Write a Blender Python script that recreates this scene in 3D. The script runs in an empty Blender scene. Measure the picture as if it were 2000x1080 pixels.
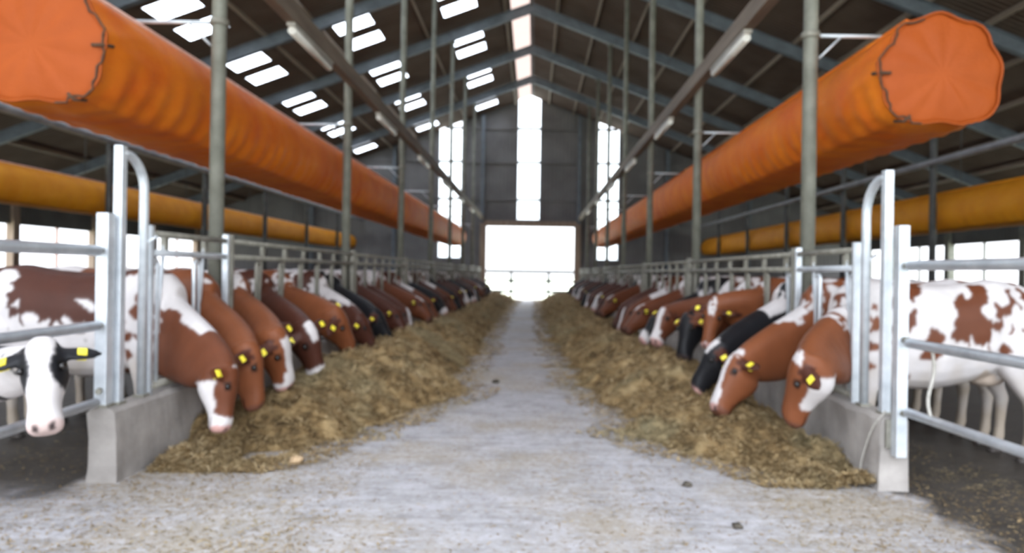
import bpy, bmesh, math, random
import numpy as np
from mathutils import Vector, Matrix, noise
from mathutils.kdtree import KDTree

random.seed(7)
rng = np.random.default_rng(7)
SC = bpy.context.scene
COL = SC.collection
R = math.radians

# ------------------------------------------------------------------ camera, sky, exposure
FPX = 1333.0
VPX, VPY = 1043.0, 533.0
EYE = 1.5
ROLL = 0.9
cam_d = bpy.data.cameras.new('camera')
cam_d.sensor_width = 36.0
cam_d.lens = FPX / 2000 * 36.0
cam_d.shift_x = -(VPX - 1000) / 2000
cam_d.shift_y = (VPY - 540) / 2000
cam_d.clip_end = 500
cam_d.clip_start = 0.02
cam_d.dof.use_dof = True
cam_d.dof.focus_distance = 1.0
cam_d.dof.aperture_fstop = 3.8
cam = bpy.data.objects.new('camera', cam_d)
COL.objects.link(cam)
cam.location = (0, 0, EYE)
cam.rotation_euler = (R(90), R(-ROLL), 0)
SC.camera = cam

world = bpy.data.worlds.new('overcast_sky')
SC.world = world
world.use_nodes = True
wn, wl = world.node_tree.nodes, world.node_tree.links
bg = wn['Background']
wtc = wn.new('ShaderNodeTexCoord')
wsep = wn.new('ShaderNodeSeparateXYZ')
wl.new(wtc.outputs['Generated'], wsep.inputs[0])
wr = wn.new('ShaderNodeValToRGB')
wr.color_ramp.elements[0].position = 0.0
wr.color_ramp.elements[0].color = (0.60, 0.62, 0.65, 1)
wr.color_ramp.elements[1].position = 0.9
wr.color_ramp.elements[1].color = (2.8, 3.0, 3.3, 1)
wl.new(wsep.outputs['Z'], wr.inputs[0])
wl.new(wr.outputs[0], bg.inputs[0])
bg.inputs[1].default_value = 1.0

SC.view_settings.view_transform = 'Standard'
SC.view_settings.look = 'None'
SC.view_settings.gamma = 1.0
SC.view_settings.use_curve_mapping = False
SC.view_settings.exposure = 1.85
SC.cycles.use_denoising = True
SC.cycles.max_bounces = 10
SC.cycles.diffuse_bounces = 6
SC.cycles.transparent_max_bounces = 12
SC.cycles.sample_clamp_indirect = 6

_c, _s = math.cos(R(ROLL)), math.sin(R(ROLL))


def ray(px, py):
    dx, dy = px - VPX, py - VPY
    return dx * _c + dy * _s, -dx * _s + dy * _c


def at_x(px, py, X):
    """the point at this photograph pixel whose world X is known"""
    a, b = ray(px, py)
    Y = X * FPX / a
    return Vector((X, Y, EYE - b * Y / FPX))


def at_y(px, py, Y):
    a, b = ray(px, py)
    return Vector((a * Y / FPX, Y, EYE - b * Y / FPX))


# ------------------------------------------------------------------ helpers
def tag(o, label=None, cat=None, group=None, kind=None):
    if label:
        o['label'] = label
    if cat:
        o['category'] = cat
    if group:
        o['group'] = group
    if kind:
        o['kind'] = kind
    return o


def empty(name, loc=(0, 0, 0)):
    o = bpy.data.objects.new(name, None)
    o.empty_display_size = 0.2
    COL.objects.link(o)
    o.location = loc
    return o


class MB:
    """collects shapes (world or thing-local coordinates) and links them as ONE mesh object"""

    def __init__(self):
        self.bm = bmesh.new()

    def box(self, c, s, rot=None, bevel=0.0):
        M = Matrix.Translation(Vector(c))
        if rot is not None:
            M = M @ rot.to_4x4()
        M = M @ Matrix.Diagonal((s[0], s[1], s[2], 1))
        r = bmesh.ops.create_cube(self.bm, size=1.0, matrix=M)
        if bevel > 0:
            es = set()
            for v in r['verts']:
                es.update(v.link_edges)
            bmesh.ops.bevel(self.bm, geom=list(es), offset=bevel, segments=2, affect='EDGES', profile=0.6)
        return self

    def box2(self, lo, hi, bevel=0.0):
        lo, hi = Vector(lo), Vector(hi)
        return self.box((lo + hi) / 2, hi - lo, None, bevel)

    def beam(self, p, q, w, h, up=(0, 0, 1)):
        p, q = Vector(p), Vector(q)
        d = q - p
        y = d.normalized()
        upv = Vector(up)
        x = y.cross(upv).normalized()
        z = x.cross(y)
        rot = Matrix((x, y, z)).transposed()
        return self.box((p + q) / 2, (w, d.length, h), rot)

    def ibeam(self, p, q, w, h, t=0.02, up=(0, 0, 1)):
        p, q = Vector(p), Vector(q)
        y = (q - p).normalized()
        x = y.cross(Vector(up)).normalized()
        z = x.cross(y)
        self.beam(p, q, t, h, up)
        for s in (-1, 1):
            o = z * (s * (h / 2 - t / 2))
            self.beam(p + o, q + o, w, t, up)
        return self

    def tube(self, pts, r, n=12, caps=True):
        pts = [Vector(p) for p in pts]
        rs = r if isinstance(r, (list, tuple)) else [r] * len(pts)
        rings = []
        prev = None
        for i, p in enumerate(pts):
            a = pts[max(i - 1, 0)]
            b = pts[min(i + 1, len(pts) - 1)]
            t = (b - a).normalized()
            if prev is None:
                ref = Vector((0, 0, 1)) if abs(t.z) < 0.9 else Vector((1, 0, 0))
                u = t.cross(ref).normalized()
            else:
                u = (prev - t * prev.dot(t)).normalized()
            prev = u
            v = t.cross(u)
            rings.append([self.bm.verts.new(p + (u * math.cos(2 * math.pi * k / n) + v * math.sin(2 * math.pi * k / n)) * rs[i]) for k in range(n)])
        for i in range(len(rings) - 1):
            for k in range(n):
                f = self.bm.faces.new((rings[i][k], rings[i][(k + 1) % n], rings[i + 1][(k + 1) % n], rings[i + 1][k]))
                f.smooth = True
        if caps:
            self.bm.faces.new(list(reversed(rings[0])))
            self.bm.faces.new(rings[-1])
        return self

    def ball(self, c, r, seg=12):
        M = Matrix.Translation(Vector(c)) @ Matrix.Diagonal((r[0], r[1], r[2], 1)) if isinstance(r, (tuple, list)) else Matrix.Translation(Vector(c)) @ Matrix.Diagonal((r, r, r, 1))
        g = bmesh.ops.create_uvsphere(self.bm, u_segments=seg, v_segments=max(6, seg // 2 + 2), radius=1.0, matrix=M)
        for v in g['verts']:
            for f in v.link_faces:
                f.smooth = True
        return self

    def build(self, name, mat, parent=None, normals=True):
        if normals:
            bmesh.ops.recalc_face_normals(self.bm, faces=self.bm.faces)
        me = bpy.data.meshes.new(name)
        self.bm.to_mesh(me)
        self.bm.free()
        me.materials.append(mat)
        o = bpy.data.objects.new(name, me)
        COL.objects.link(o)
        if parent is not None:
            o.parent = parent
        return o


def mesh_np(name, V, F, mat, parent=None, smooth=True):
    me = bpy.data.meshes.new(name)
    me.from_pydata([tuple(v) for v in V], [], F)
    me.update()
    if smooth:
        me.polygons.foreach_set('use_smooth', [True] * len(me.polygons))
    me.materials.append(mat)
    o = bpy.data.objects.new(name, me)
    COL.objects.link(o)
    if parent is not None:
        o.parent = parent
    return o


def curve_points(pts, n):
    """Catmull-Rom through pts"""
    pts = [Vector(p) for p in pts]
    P = [pts[0] * 2 - pts[1]] + pts + [pts[-1] * 2 - pts[-2]]
    out = []
    for i in range(1, len(P) - 2):
        for k in range(n):
            t = k / n
            a, b, c, d = P[i - 1], P[i], P[i + 1], P[i + 2]
            out.append(0.5 * ((2 * b) + (c - a) * t + (2 * a - 5 * b + 4 * c - d) * t * t + (3 * b - a - 3 * c + d) * t ** 3))
    out.append(pts[-1])
    return out


# ------------------------------------------------------------------ materials
def new_mat(name):
    m = bpy.data.materials.new(name)
    m.use_nodes = True
    nt = m.node_tree
    return m, nt, nt.nodes, nt.links, nt.nodes['Principled BSDF']


def coords(nt, scale=(1, 1, 1), kind='Object'):
    tc = nt.nodes.new('ShaderNodeTexCoord')
    mp = nt.nodes.new('ShaderNodeMapping')
    mp.inputs['Scale'].default_value = scale
    nt.links.new(tc.outputs[kind], mp.inputs['Vector'])
    return mp.outputs['Vector']


def noise_node(nt, vec, scale, detail=4, rough=0.55):
    n = nt.nodes.new('ShaderNodeTexNoise')
    n.inputs['Scale'].default_value = scale
    n.inputs['Detail'].default_value = detail
    n.inputs['Roughness'].default_value = rough
    nt.links.new(vec, n.inputs['Vector'])
    return n.outputs['Fac']


def ramp(nt, fac, stops):
    r = nt.nodes.new('ShaderNodeValToRGB')
    el = r.color_ramp.elements
    while len(el) < len(stops):
        el.new(0.5)
    for e, (p, c) in zip(el, stops):
        e.position = p
        e.color = (c[0], c[1], c[2], 1)
    nt.links.new(fac, r.inputs[0])
    return r.outputs[0]


def mixc(nt, fac, a, b, mode='MIX'):
    m = nt.nodes.new('ShaderNodeMix')
    m.data_type = 'RGBA'
    m.blend_type = mode
    for sock, val in ((m.inputs[0], fac), (m.inputs[6], a), (m.inputs[7], b)):
        if isinstance(val, (int, float)):
            sock.default_value = val
        elif isinstance(val, tuple):
            sock.default_value = (val[0], val[1], val[2], 1)
        else:
            nt.links.new(val, sock)
    return m.outputs[2]


def math_node(nt, op, a, b=None, c=None):
    m = nt.nodes.new('ShaderNodeMath')
    m.operation = op
    for i, v in enumerate((a, b, c)):
        if v is None:
            continue
        if isinstance(v, (int, float)):
            m.inputs[i].default_value = v
        else:
            nt.links.new(v, m.inputs[i])
    return m.outputs[0]


def step_node(nt, v, lo, hi):
    m = nt.nodes.new('ShaderNodeMapRange')
    m.interpolation_type = 'SMOOTHSTEP'
    nt.links.new(v, m.inputs[0])
    m.inputs[1].default_value = lo
    m.inputs[2].default_value = hi
    return m.outputs[0]


def bump(nt, bsdf, h, strength=0.3, dist=0.02):
    b = nt.nodes.new('ShaderNodeBump')
    b.inputs['Strength'].default_value = strength
    b.inputs['Distance'].default_value = dist
    nt.links.new(h, b.inputs['Height'])
    nt.links.new(b.outputs[0], bsdf.inputs['Normal'])


def plain(name, c0, c1, scale=6, rough=0.6, metal=0.0, bumps=0.15, stretch=(1, 1, 1), spec=0.5):
    m, nt, N, L, b = new_mat(name)
    v = coords(nt, stretch)
    f = noise_node(nt, v, scale)
    col = ramp(nt, f, [(0.3, c0), (0.7, c1)])
    L.new(col, b.inputs['Base Color'])
    b.inputs['Roughness'].default_value = rough
    b.inputs['Metallic'].default_value = metal
    b.inputs['Specular IOR Level'].default_value = spec
    if bumps:
        f2 = noise_node(nt, v, scale * 6, 3)
        bump(nt, b, f2, bumps, 0.01)
    return m


MAT = {}
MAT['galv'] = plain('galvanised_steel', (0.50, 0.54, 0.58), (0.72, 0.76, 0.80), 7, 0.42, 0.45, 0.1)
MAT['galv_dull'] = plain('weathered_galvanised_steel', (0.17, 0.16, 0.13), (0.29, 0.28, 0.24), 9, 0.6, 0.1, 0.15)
MAT['post'] = plain('grey_green_steel_post', (0.13, 0.13, 0.105), (0.22, 0.22, 0.185), 5, 0.6, 0.1, 0.12)
MAT['dark_post'] = plain('dark_steel_post', (0.045, 0.045, 0.045), (0.09, 0.09, 0.09), 4, 0.6, 0.1, 0.1)
MAT['rafter'] = plain('blue_grey_steel_rafter', (0.085, 0.098, 0.118), (0.14, 0.16, 0.19), 3, 0.5, 0.1, 0.1)
MAT['beam'] = plain('brown_timber_beam', (0.10, 0.075, 0.055), (0.19, 0.15, 0.115), 6, 0.75, 0, 0.3, (1, 0.1, 1))
MAT['purlin'] = plain('brown_timber_purlin', (0.20, 0.155, 0.12), (0.33, 0.265, 0.215), 6, 0.75, 0, 0.3, (1, 0.1, 1))
MAT['pipe'] = plain('grey_steel_pipe', (0.20, 0.20, 0.21), (0.32, 0.32, 0.34), 3, 0.5, 0.2, 0.1)
MAT['timber'] = plain('weathered_timber', (0.20, 0.14, 0.10), (0.36, 0.27, 0.21), 6, 0.8, 0, 0.3, (1, 1, 0.12))
MAT['white_plastic'] = plain('white_plastic', (0.62, 0.6, 0.55), (0.76, 0.74, 0.70), 4, 0.4, 0, 0.03)
MAT['gutter'] = plain('lamp_housing', (0.35, 0.33, 0.30), (0.48, 0.46, 0.42), 4, 0.5, 0.1, 0.05)
MAT['tagyellow'] = plain('yellow_ear_tag_plastic', (0.80, 0.66, 0.03), (0.88, 0.76, 0.08), 10, 0.4, 0, 0.0)
MAT['eye'] = plain('cow_eye', (0.006, 0.005, 0.005), (0.012, 0.009, 0.008), 8, 0.12, 0, 0.0)
MAT['rope'] = plain('pale_rope', (0.36, 0.34, 0.30), (0.5, 0.48, 0.44), 40, 0.9, 0, 0.2)
MAT['string'] = plain('dark_lacing_string', (0.05, 0.025, 0.015), (0.09, 0.045, 0.02), 30, 0.9, 0, 0.0)
MAT['clod'] = plain('tan_clod', (0.33, 0.22, 0.12), (0.5, 0.36, 0.22), 20, 0.95, 0, 0.4)
MAT['concrete'] = plain('curb_concrete', (0.24, 0.22, 0.205), (0.40, 0.37, 0.345), 3.2, 0.9, 0, 0.5)


def make_wall_mat(name, c0, c1, freq=40.0, axis='X'):
    m, nt, N, L, b = new_mat(name)
    v = coords(nt)
    f = noise_node(nt, v, 0.8)
    col = ramp(nt, f, [(0.3, c0), (0.7, c1)])
    sep = N.new('ShaderNodeSeparateXYZ')
    L.new(v, sep.inputs[0])
    h = math_node(nt, 'SINE', math_node(nt, 'MULTIPLY', sep.outputs[axis], freq))
    L.new(col, b.inputs['Base Color'])
    b.inputs['Roughness'].default_value = 0.85
    b.inputs['Specular IOR Level'].default_value = 0.1
    bump(nt, b, h, 0.6, 0.02)
    return m


MAT['roof'] = make_wall_mat('corrugated_roof_sheet', (0.092, 0.064, 0.051), (0.140, 0.102, 0.083), 36.0, 'Y')
MAT['wall'] = make_wall_mat('corrugated_wall_sheet', (0.135, 0.128, 0.13), (0.195, 0.187, 0.19), 30.0, 'X')
MAT['side'] = make_wall_mat('side_wall_sheet', (0.10, 0.10, 0.095), (0.16, 0.16, 0.15), 30.0, 'Y')


def make_skylight(name, tint, tr=0.6):
    m, nt, N, L, b = new_mat(name)
    out = N['Material Output']
    t = N.new('ShaderNodeBsdfTransparent')
    t.inputs[0].default_value = (tint[0], tint[1], tint[2], 1)
    d = N.new('ShaderNodeBsdfTranslucent')
    d.inputs[0].default_value = (tint[0], tint[1], tint[2], 1)
    f = noise_node(nt, coords(nt), 3)
    mx = N.new('ShaderNodeMixShader')
    mr = math_node(nt, 'ADD', math_node(nt, 'MULTIPLY', f, 0.2), 1 - tr - 0.1)
    L.new(mr, mx.inputs[0])
    L.new(t.outputs[0], mx.inputs[1])
    L.new(d.outputs[0], mx.inputs[2])
    L.new(mx.outputs[0], out.inputs[0])
    return m


MAT['skylight'] = make_skylight('translucent_sheet', (0.93, 0.95, 0.97), 0.65)
MAT['ridge'] = make_skylight('weathered_ridge_sheet', (0.42, 0.36, 0.33), 0.2)


def make_fabric(name, c0, c1, trans=0.3):
    m, nt, N, L, b = new_mat(name)
    v = coords(nt)
    f = noise_node(nt, v, 2.2, 5)
    col = ramp(nt, f, [(0.3, c0), (0.7, c1)])
    L.new(col, b.inputs['Base Color'])
    b.inputs['Roughness'].default_value = 0.6
    b.inputs['Specular IOR Level'].default_value = 0.2
    v2 = coords(nt, (3, 1.2, 3))
    f2 = noise_node(nt, v2, 3.0, 5)
    bump(nt, b, f2, 0.35, 0.03)
    out = N['Material Output']
    d = N.new('ShaderNodeBsdfTranslucent')
    L.new(col, d.inputs[0])
    mx = N.new('ShaderNodeMixShader')
    mx.inputs[0].default_value = trans
    L.new(b.outputs[0], mx.inputs[1])
    L.new(d.outputs[0], mx.inputs[2])
    L.new(mx.outputs[0], out.inputs[0])
    return m


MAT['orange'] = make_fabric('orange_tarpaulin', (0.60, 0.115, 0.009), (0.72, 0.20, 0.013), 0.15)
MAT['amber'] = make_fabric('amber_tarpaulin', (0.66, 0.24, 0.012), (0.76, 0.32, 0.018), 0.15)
MAT['cap'] = make_fabric('orange_tarpaulin_shaded_cap', (0.29, 0.055, 0.007), (0.35, 0.070, 0.009), 0.05)  # duct orange darkened in its colour, dimming caps against light from the open gable
MAT['hem'] = plain('pale_pink_hem', (0.55, 0.30, 0.24), (0.68, 0.42, 0.36), 8, 0.5, 0, 0.05)


def make_floor():
    m, nt, N, L, b = new_mat('barn_floor_concrete')
    v = coords(nt)
    sep = N.new('ShaderNodeSeparateXYZ')
    L.new(v, sep.inputs[0])
    big = noise_node(nt, v, 0.7, 5)
    mid = noise_node(nt, v, 3.5, 6, 0.65)
    fine = noise_node(nt, v, 19, 6, 0.75)
    streak = noise_node(nt, coords(nt, (0.9, 5.5, 1)), 2.2, 5, 0.65)
    conc = ramp(nt, mid, [(0.3, (0.25, 0.24, 0.24)), (0.7, (0.44, 0.43, 0.445))])
    conc = mixc(nt, math_node(nt, 'MULTIPLY', step_node(nt, streak, 0.42, 0.66), 0.5), conc, (0.50, 0.49, 0.53))
    # tan feed dust trodden into the concrete
    dust = step_node(nt, math_node(nt, 'ADD', math_node(nt, 'MULTIPLY', big, 0.6), math_node(nt, 'MULTIPLY', fine, 0.4)), 0.45, 0.60)
    conc = mixc(nt, math_node(nt, 'MULTIPLY', dust, 0.7), conc, (0.35, 0.295, 0.22))
    crumbs = step_node(nt, fine, 0.55, 0.66)
    conc = mixc(nt, math_node(nt, 'MULTIPLY', crumbs, 0.72), conc, (0.17, 0.135, 0.10))
    pale = step_node(nt, fine, 0.46, 0.36)
    conc = mixc(nt, math_node(nt, 'MULTIPLY', pale, 0.4), conc, (0.60, 0.585, 0.60))
    # dung covered walkways behind the curbs
    n3 = noise_node(nt, v, 2.0, 5)
    wob = math_node(nt, 'MULTIPLY', math_node(nt, 'SUBTRACT', n3, 0.5), 1.1)
    right = step_node(nt, math_node(nt, 'ADD', sep.outputs['X'], wob), 2.50, 2.72)
    lx = step_node(nt, math_node(nt, 'SUBTRACT', math_node(nt, 'MULTIPLY', sep.outputs['X'], -1), wob), 2.88, 3.15)
    ly = step_node(nt, math_node(nt, 'ADD', sep.outputs['Y'], wob), 4.15, 4.7)
    left = math_node(nt, 'MULTIPLY', lx, ly)
    mask = math_node(nt, 'MAXIMUM', right, left)
    dung = ramp(nt, math_node(nt, 'ADD', math_node(nt, 'MULTIPLY', mid, 0.6), math_node(nt, 'MULTIPLY', fine, 0.4)), [(0.35, (0.022, 0.019, 0.016)), (0.62, (0.06, 0.051, 0.043))])
    col = mixc(nt, mask, conc, dung)
    L.new(col, b.inputs['Base Color'])
    rr = N.new('ShaderNodeMapRange')
    L.new(mask, rr.inputs[0])
    rr.inputs[3].default_value = 0.8
    rr.inputs[4].default_value = 0.55
    L.new(rr.outputs[0], b.inputs['Roughness'])
    b.inputs['Specular IOR Level'].default_value = 0.35
    bump(nt, b, math_node(nt, 'ADD', fine, mid), 0.5, 0.012)
    return m


MAT['floor'] = make_floor()
MAT['ground'] = plain('pale_dry_ground', (0.50, 0.53, 0.38), (0.66, 0.67, 0.54), 0.4, 0.95, 0, 0.2)


def make_hay(name):
    m, nt, N, L, b = new_mat(name)
    at = N.new('ShaderNodeAttribute')
    at.attribute_name = 'tone'
    v = coords(nt)
    f = noise_node(nt, v, 1.6, 4)
    fac = math_node(nt, 'ADD', math_node(nt, 'MULTIPLY', at.outputs['Fac'], 0.65), math_node(nt, 'MULTIPLY', f, 0.4))
    col = ramp(nt, fac, [(0.14, (0.075, 0.048, 0.022)), (0.42, (0.265, 0.175, 0.080)), (0.68, (0.43, 0.31, 0.16)), (0.97, (0.62, 0.49, 0.30))])
    # a greener, greyer batch of grass in big patches
    g = noise_node(nt, v, 0.9, 3)
    col = mixc(nt, math_node(nt, 'MULTIPLY', step_node(nt, g, 0.5, 0.66), 0.4), col, (0.34, 0.31, 0.19))
    L.new(col, b.inputs['Base Color'])
    b.inputs['Roughness'].default_value = 0.85
    b.inputs['Specular IOR Level'].default_value = 0.2
    f2 = noise_node(nt, v, 38, 5, 0.7)
    bump(nt, b, f2, 0.8, 0.03)
    return m


MAT['hay'] = make_hay('chopped_grass_silage')


def make_coat():
    m, nt, N, L, b = new_mat('cow_coat')
    at = N.new('ShaderNodeAttribute')
    at.attribute_name = 'coat'
    v = coords(nt)
    f = noise_node(nt, v, 5, 4)
    fr = N.new('ShaderNodeMapRange')
    L.new(f, fr.inputs[0])
    fr.inputs[3].default_value = 0.72
    fr.inputs[4].default_value = 1.22
    col = mixc(nt, 1.0, at.outputs['Color'], fr.outputs[0], 'MULTIPLY')
    L.new(col, b.inputs['Base Color'])
    b.inputs['Roughness'].default_value = 0.5
    b.inputs['Specular IOR Level'].default_value = 0.22
    f2 = noise_node(nt, coords(nt, (1, 1, 1)), 60, 3)
    bump(nt, b, f2, 0.12, 0.008)
    return m


MAT['coat'] = make_coat()

# ------------------------------------------------------------------ barn shell
CX = -0.25                     # barn centre line
WL, WR = -18.95, 17.85         # side walls
YE = 38.45                     # far gable wall
YN = -2.5                      # near end of the roof (open gable)
RIDGE, SLOPE = 11.45, 0.375    # underside of the sheets at the ridge
FR = [2.05 + 4.55 * k for k in range(-1, 8)]       # frames: -2.5 ... 33.9


def roof_z(x):
    return RIDGE - SLOPE * abs(x - CX)


tag(MB().box2((WL - 0.3, YN - 4, -0.3), (WR + 0.3, YE + 0.3, 0.0)).build('floor', MAT['floor']), kind='structure')
tag(MB().box2((-160, -60, -0.5), (160, 260, -0.32)).build('ground', MAT['ground']), kind='structure')
tag(MB().box2((-14, YE + 0.3, -0.3), (14, 60, -0.02)).build('ground_yard', MAT['ground']), kind='structure')
tag(MB().box2((-30, -40, -0.31), (30, YN - 4, -0.02)).build('ground_apron', MAT['ground']), kind='structure')

# roof sheets with real openings for the translucent sheets
sky_rows = [-9.25, -5.9, -2.7]
sky_y = []
for k in range(-1, 8):
    sky_y += [2.05 + 4.55 * k + 1.62, 2.05 + 4.55 * k + 3.12]
SKW, SKL = 0.98, 1.15          # along the ridge, across it


def roof_half(name, xs, side):
    """side -1: left slope with openings, +1: plain"""
    mb = MB()
    ys = sorted(set([YN, YE] + ([v for y in sky_y for v in (y - SKW / 2, y + SKW / 2)] if side < 0 else [])))
    bm = mb.bm
    grid = {}

    def vtx(x, y, dz):
        k = (round(x, 4), round(y, 4), dz)
        if k not in grid:
            grid[k] = bm.verts.new((x, y, roof_z(x) + dz))
        return grid[k]

    for i in range(len(xs) - 1):
        xm = (xs[i] + xs[i + 1]) / 2
        for j in range(len(ys) - 1):
            ym = (ys[j] + ys[j + 1]) / 2
            hole = side < 0 and any(abs(xm - r) < SKL / 2 - 0.01 for r in sky_rows) and any(abs(ym - y) < SKW / 2 - 0.01 for y in sky_y)
            if hole:
                continue
            for dz in (0.0, 0.05):
                q = [vtx(xs[i], ys[j], dz), vtx(xs[i + 1], ys[j], dz), vtx(xs[i + 1], ys[j + 1], dz), vtx(xs[i], ys[j + 1], dz)]
                bm.faces.new(q if dz > 0 else list(reversed(q)))
    return tag(mb.build(name, MAT['roof'], normals=False), kind='structure')


xl = sorted([WL - 0.6, CX - 0.75] + [v for r in sky_rows for v in (r - SKL / 2, r + SKL / 2)])
roof_half('ceiling_left', xl, -1)
roof_half('ceiling_right', [CX + 0.1, WR + 0.6], 1)
nwin = 0
for r in sky_rows:
    for y in sky_y:
        if y > YE - 0.3:
            continue
        nwin += 1
        p = Vector((r - SKL / 2, y, roof_z(r - SKL / 2) + 0.065))
        q = Vector((r + SKL / 2, y, roof_z(r + SKL / 2) + 0.065))
        tag(MB().beam(p, q, SKW + 0.06, 0.012).build('window_%d' % nwin, MAT['skylight']), 'translucent roof sheet letting daylight through the left roof slope', 'skylight', 'skylights in the left roof slope', 'structure')
rb = MB()
p, q = Vector((CX - 0.8, (YN + YE) / 2, roof_z(CX - 0.8) + 0.07)), Vector((CX - 0.02, (YN + YE) / 2, roof_z(CX - 0.02) + 0.07))
rb.beam(p, q, YE - YN, 0.012)
tag(rb.build('window_ridge', MAT['ridge']), kind='structure')
tag(MB().beam((CX - 0.06, (YN + YE) / 2, RIDGE + 0.03), (CX + 0.24, (YN + YE) / 2, RIDGE - 0.05), YE - YN, 0.02).build('trim_ridge', MAT['wall']), kind='structure')

# purlins
for side in (-1, 1):
    half = (CX - WL) if side < 0 else (WR - CX)
    d = 0.95
    while d < half:
        x = CX + side * d
        if not (side < 0 and any(abs(x - r) < SKL / 2 for r in sky_rows)):
            z = roof_z(x) - 0.075
            tag(MB().beam((x, YN, z), (x, YE, z), 0.075, 0.14, (side * SLOPE, 0, 1)).build('roof_purlin', MAT['purlin']), kind='structure')
        d += 1.38
# rafters of the portal frames
for y in FR:
    for side in (-1, 1):
        xe = WL + 0.1 if side < 0 else WR - 0.1
        p = Vector((CX, y, RIDGE - 0.33))
        q = Vector((xe, y, roof_z(xe) - 0.33))
        tag(MB().ibeam(p, q, 0.16, 0.34, 0.025).build('roof_rafter', MAT['rafter']), kind='structure')
    hz = RIDGE - 0.33
    tag(MB().box((CX, y, hz - 0.1), (0.9, 0.03, 0.25)).build('rafter_plate', MAT['rafter']), kind='structure')

# far gable wall, as panels around the door and the translucent strips
DX0, DX1, DZ = -2.72, 2.24, 4.1
strips = [(-5.42, -4.18, 2.3), (-1.0, 0.24, 4.5), (3.5, 4.68, 2.3)]
gw = MB()


def gable_panel(x0, x1, z0):
    xs = [x0] + ([CX] if x0 < CX < x1 else []) + [x1]
    f = [(x0, z0)] + [(x1, z0)] + [(x, roof_z(x)) for x in reversed(xs)]
    for a, b in ((YE, 1), (YE + 0.08, -1)):
        vs = [gw.bm.verts.new((x, a, z)) for x, z in f]
        gw.bm.faces.new(vs if b > 0 else list(reversed(vs)))


def gable_rect(x0, x1, z0, z1):
    gw.box2((x0, YE, z0), (x1, YE + 0.08, z1))


gable_panel(WL - 0.3, strips[0][0], 0)
gable_panel(strips[0][1], DX0, 0)
gable_panel(DX0, strips[1][0], DZ)
gable_panel(strips[1][1], DX1, DZ)
gable_panel(DX1, strips[2][0], 0)
gable_panel(strips[2][1], WR + 0.3, 0)
gable_rect(strips[0][0], strips[0][1], 0, strips[0][2])
gable_rect(strips[2][0], strips[2][1], 0, strips[2][2])
gable_rect(strips[1][0], strips[1][1], DZ, strips[1][2])
tag(gw.build('wall_far', MAT['wall'], normals=False), kind='structure')
for i, (x0, x1, z0) in enumerate(strips):
    sm = MB()
    zt = min(roof_z(x0), roof_z(x1)) - 0.02
    sm.box2((x0 - 0.03, YE + 0.02, z0), (x1 + 0.03, YE + 0.035, zt))
    tag(sm.build('window_%d' % (200 + i), MAT['skylight']), 'tall translucent strip in the far gable wall', 'window', None, 'structure')
n = 0
for z in (5.6, 7.7, 9.6):
    halfw = (RIDGE - z) / SLOPE - 0.1
    n += 1
    tag(MB().box2((max(WL, CX - halfw), YE - 0.12, z - 0.07), (min(WR, CX + halfw), YE - 0.0, z + 0.07)).build('trim_%d' % n, MAT['wall']), kind='structure')
for x in (-12.5, -7.9, -2.95, 2.45, 7.4, 12.0):
    n += 1
    z0 = DZ + 0.15 if abs(x - CX) < 3 else 0
    tag(MB().ibeam((x, YE - 0.22, z0), (x, YE - 0.22, roof_z(x) - 0.1), 0.18, 0.22, 0.02, (0, 1, 0)).build('trim_%d' % n, MAT['rafter']), kind='structure')
# door surround
dr = empty('door_1')
tag(dr, 'wide open doorway in the far gable wall with weathered timber jambs', 'doorway', None, 'structure')
MB().box2((DX0 - 0.34, YE - 0.3, 0), (DX0, YE - 0.02, DZ)).build('door_jamb', MAT['timber'], dr)
MB().box2((DX1, YE - 0.3, 0), (DX1 + 0.34, YE - 0.02, DZ)).build('door_jamb', MAT['timber'], dr)
MB().box2((DX0 - 0.34, YE - 0.3, DZ), (DX1 + 0.34, YE - 0.02, DZ + 0.3)).build('door_lintel', MAT['timber'], dr)

# side walls: low wall, open strip with pillars, wall above
for side, X in ((-1, WL), (1, WR)):
    nm = 'left' if side < 0 else 'right'
    ze = roof_z(X)
    a, b = (X - 0.12, X) if side < 0 else (X, X + 0.12)
    tag(MB().box2((a, YN, 0), (b, YE, 1.25)).build('wall_%s_low' % nm, MAT['side']), kind='structure')
    tag(MB().box2((a, YN, 2.98), (b, YE, ze - 0.02)).build('wall_%s_high' % nm, MAT['side']), kind='structure')
    for y in FR + [YE - 0.2]:
        n += 1
        tag(MB().box2((X - 0.14, y - 0.16, 0), (X + 0.14, y + 0.16, ze - 0.1)).build('trim_%d' % n, MAT['timber'] if side < 0 else MAT['post']), kind='structure')
        n += 1
        tag(MB().box2((X - 0.04, y + 2.23, 1.25), (X + 0.04, y + 2.31, 2.98)).build('trim_%d' % n, MAT['hem'] if side < 0 else MAT['post']), kind='structure')

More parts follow.
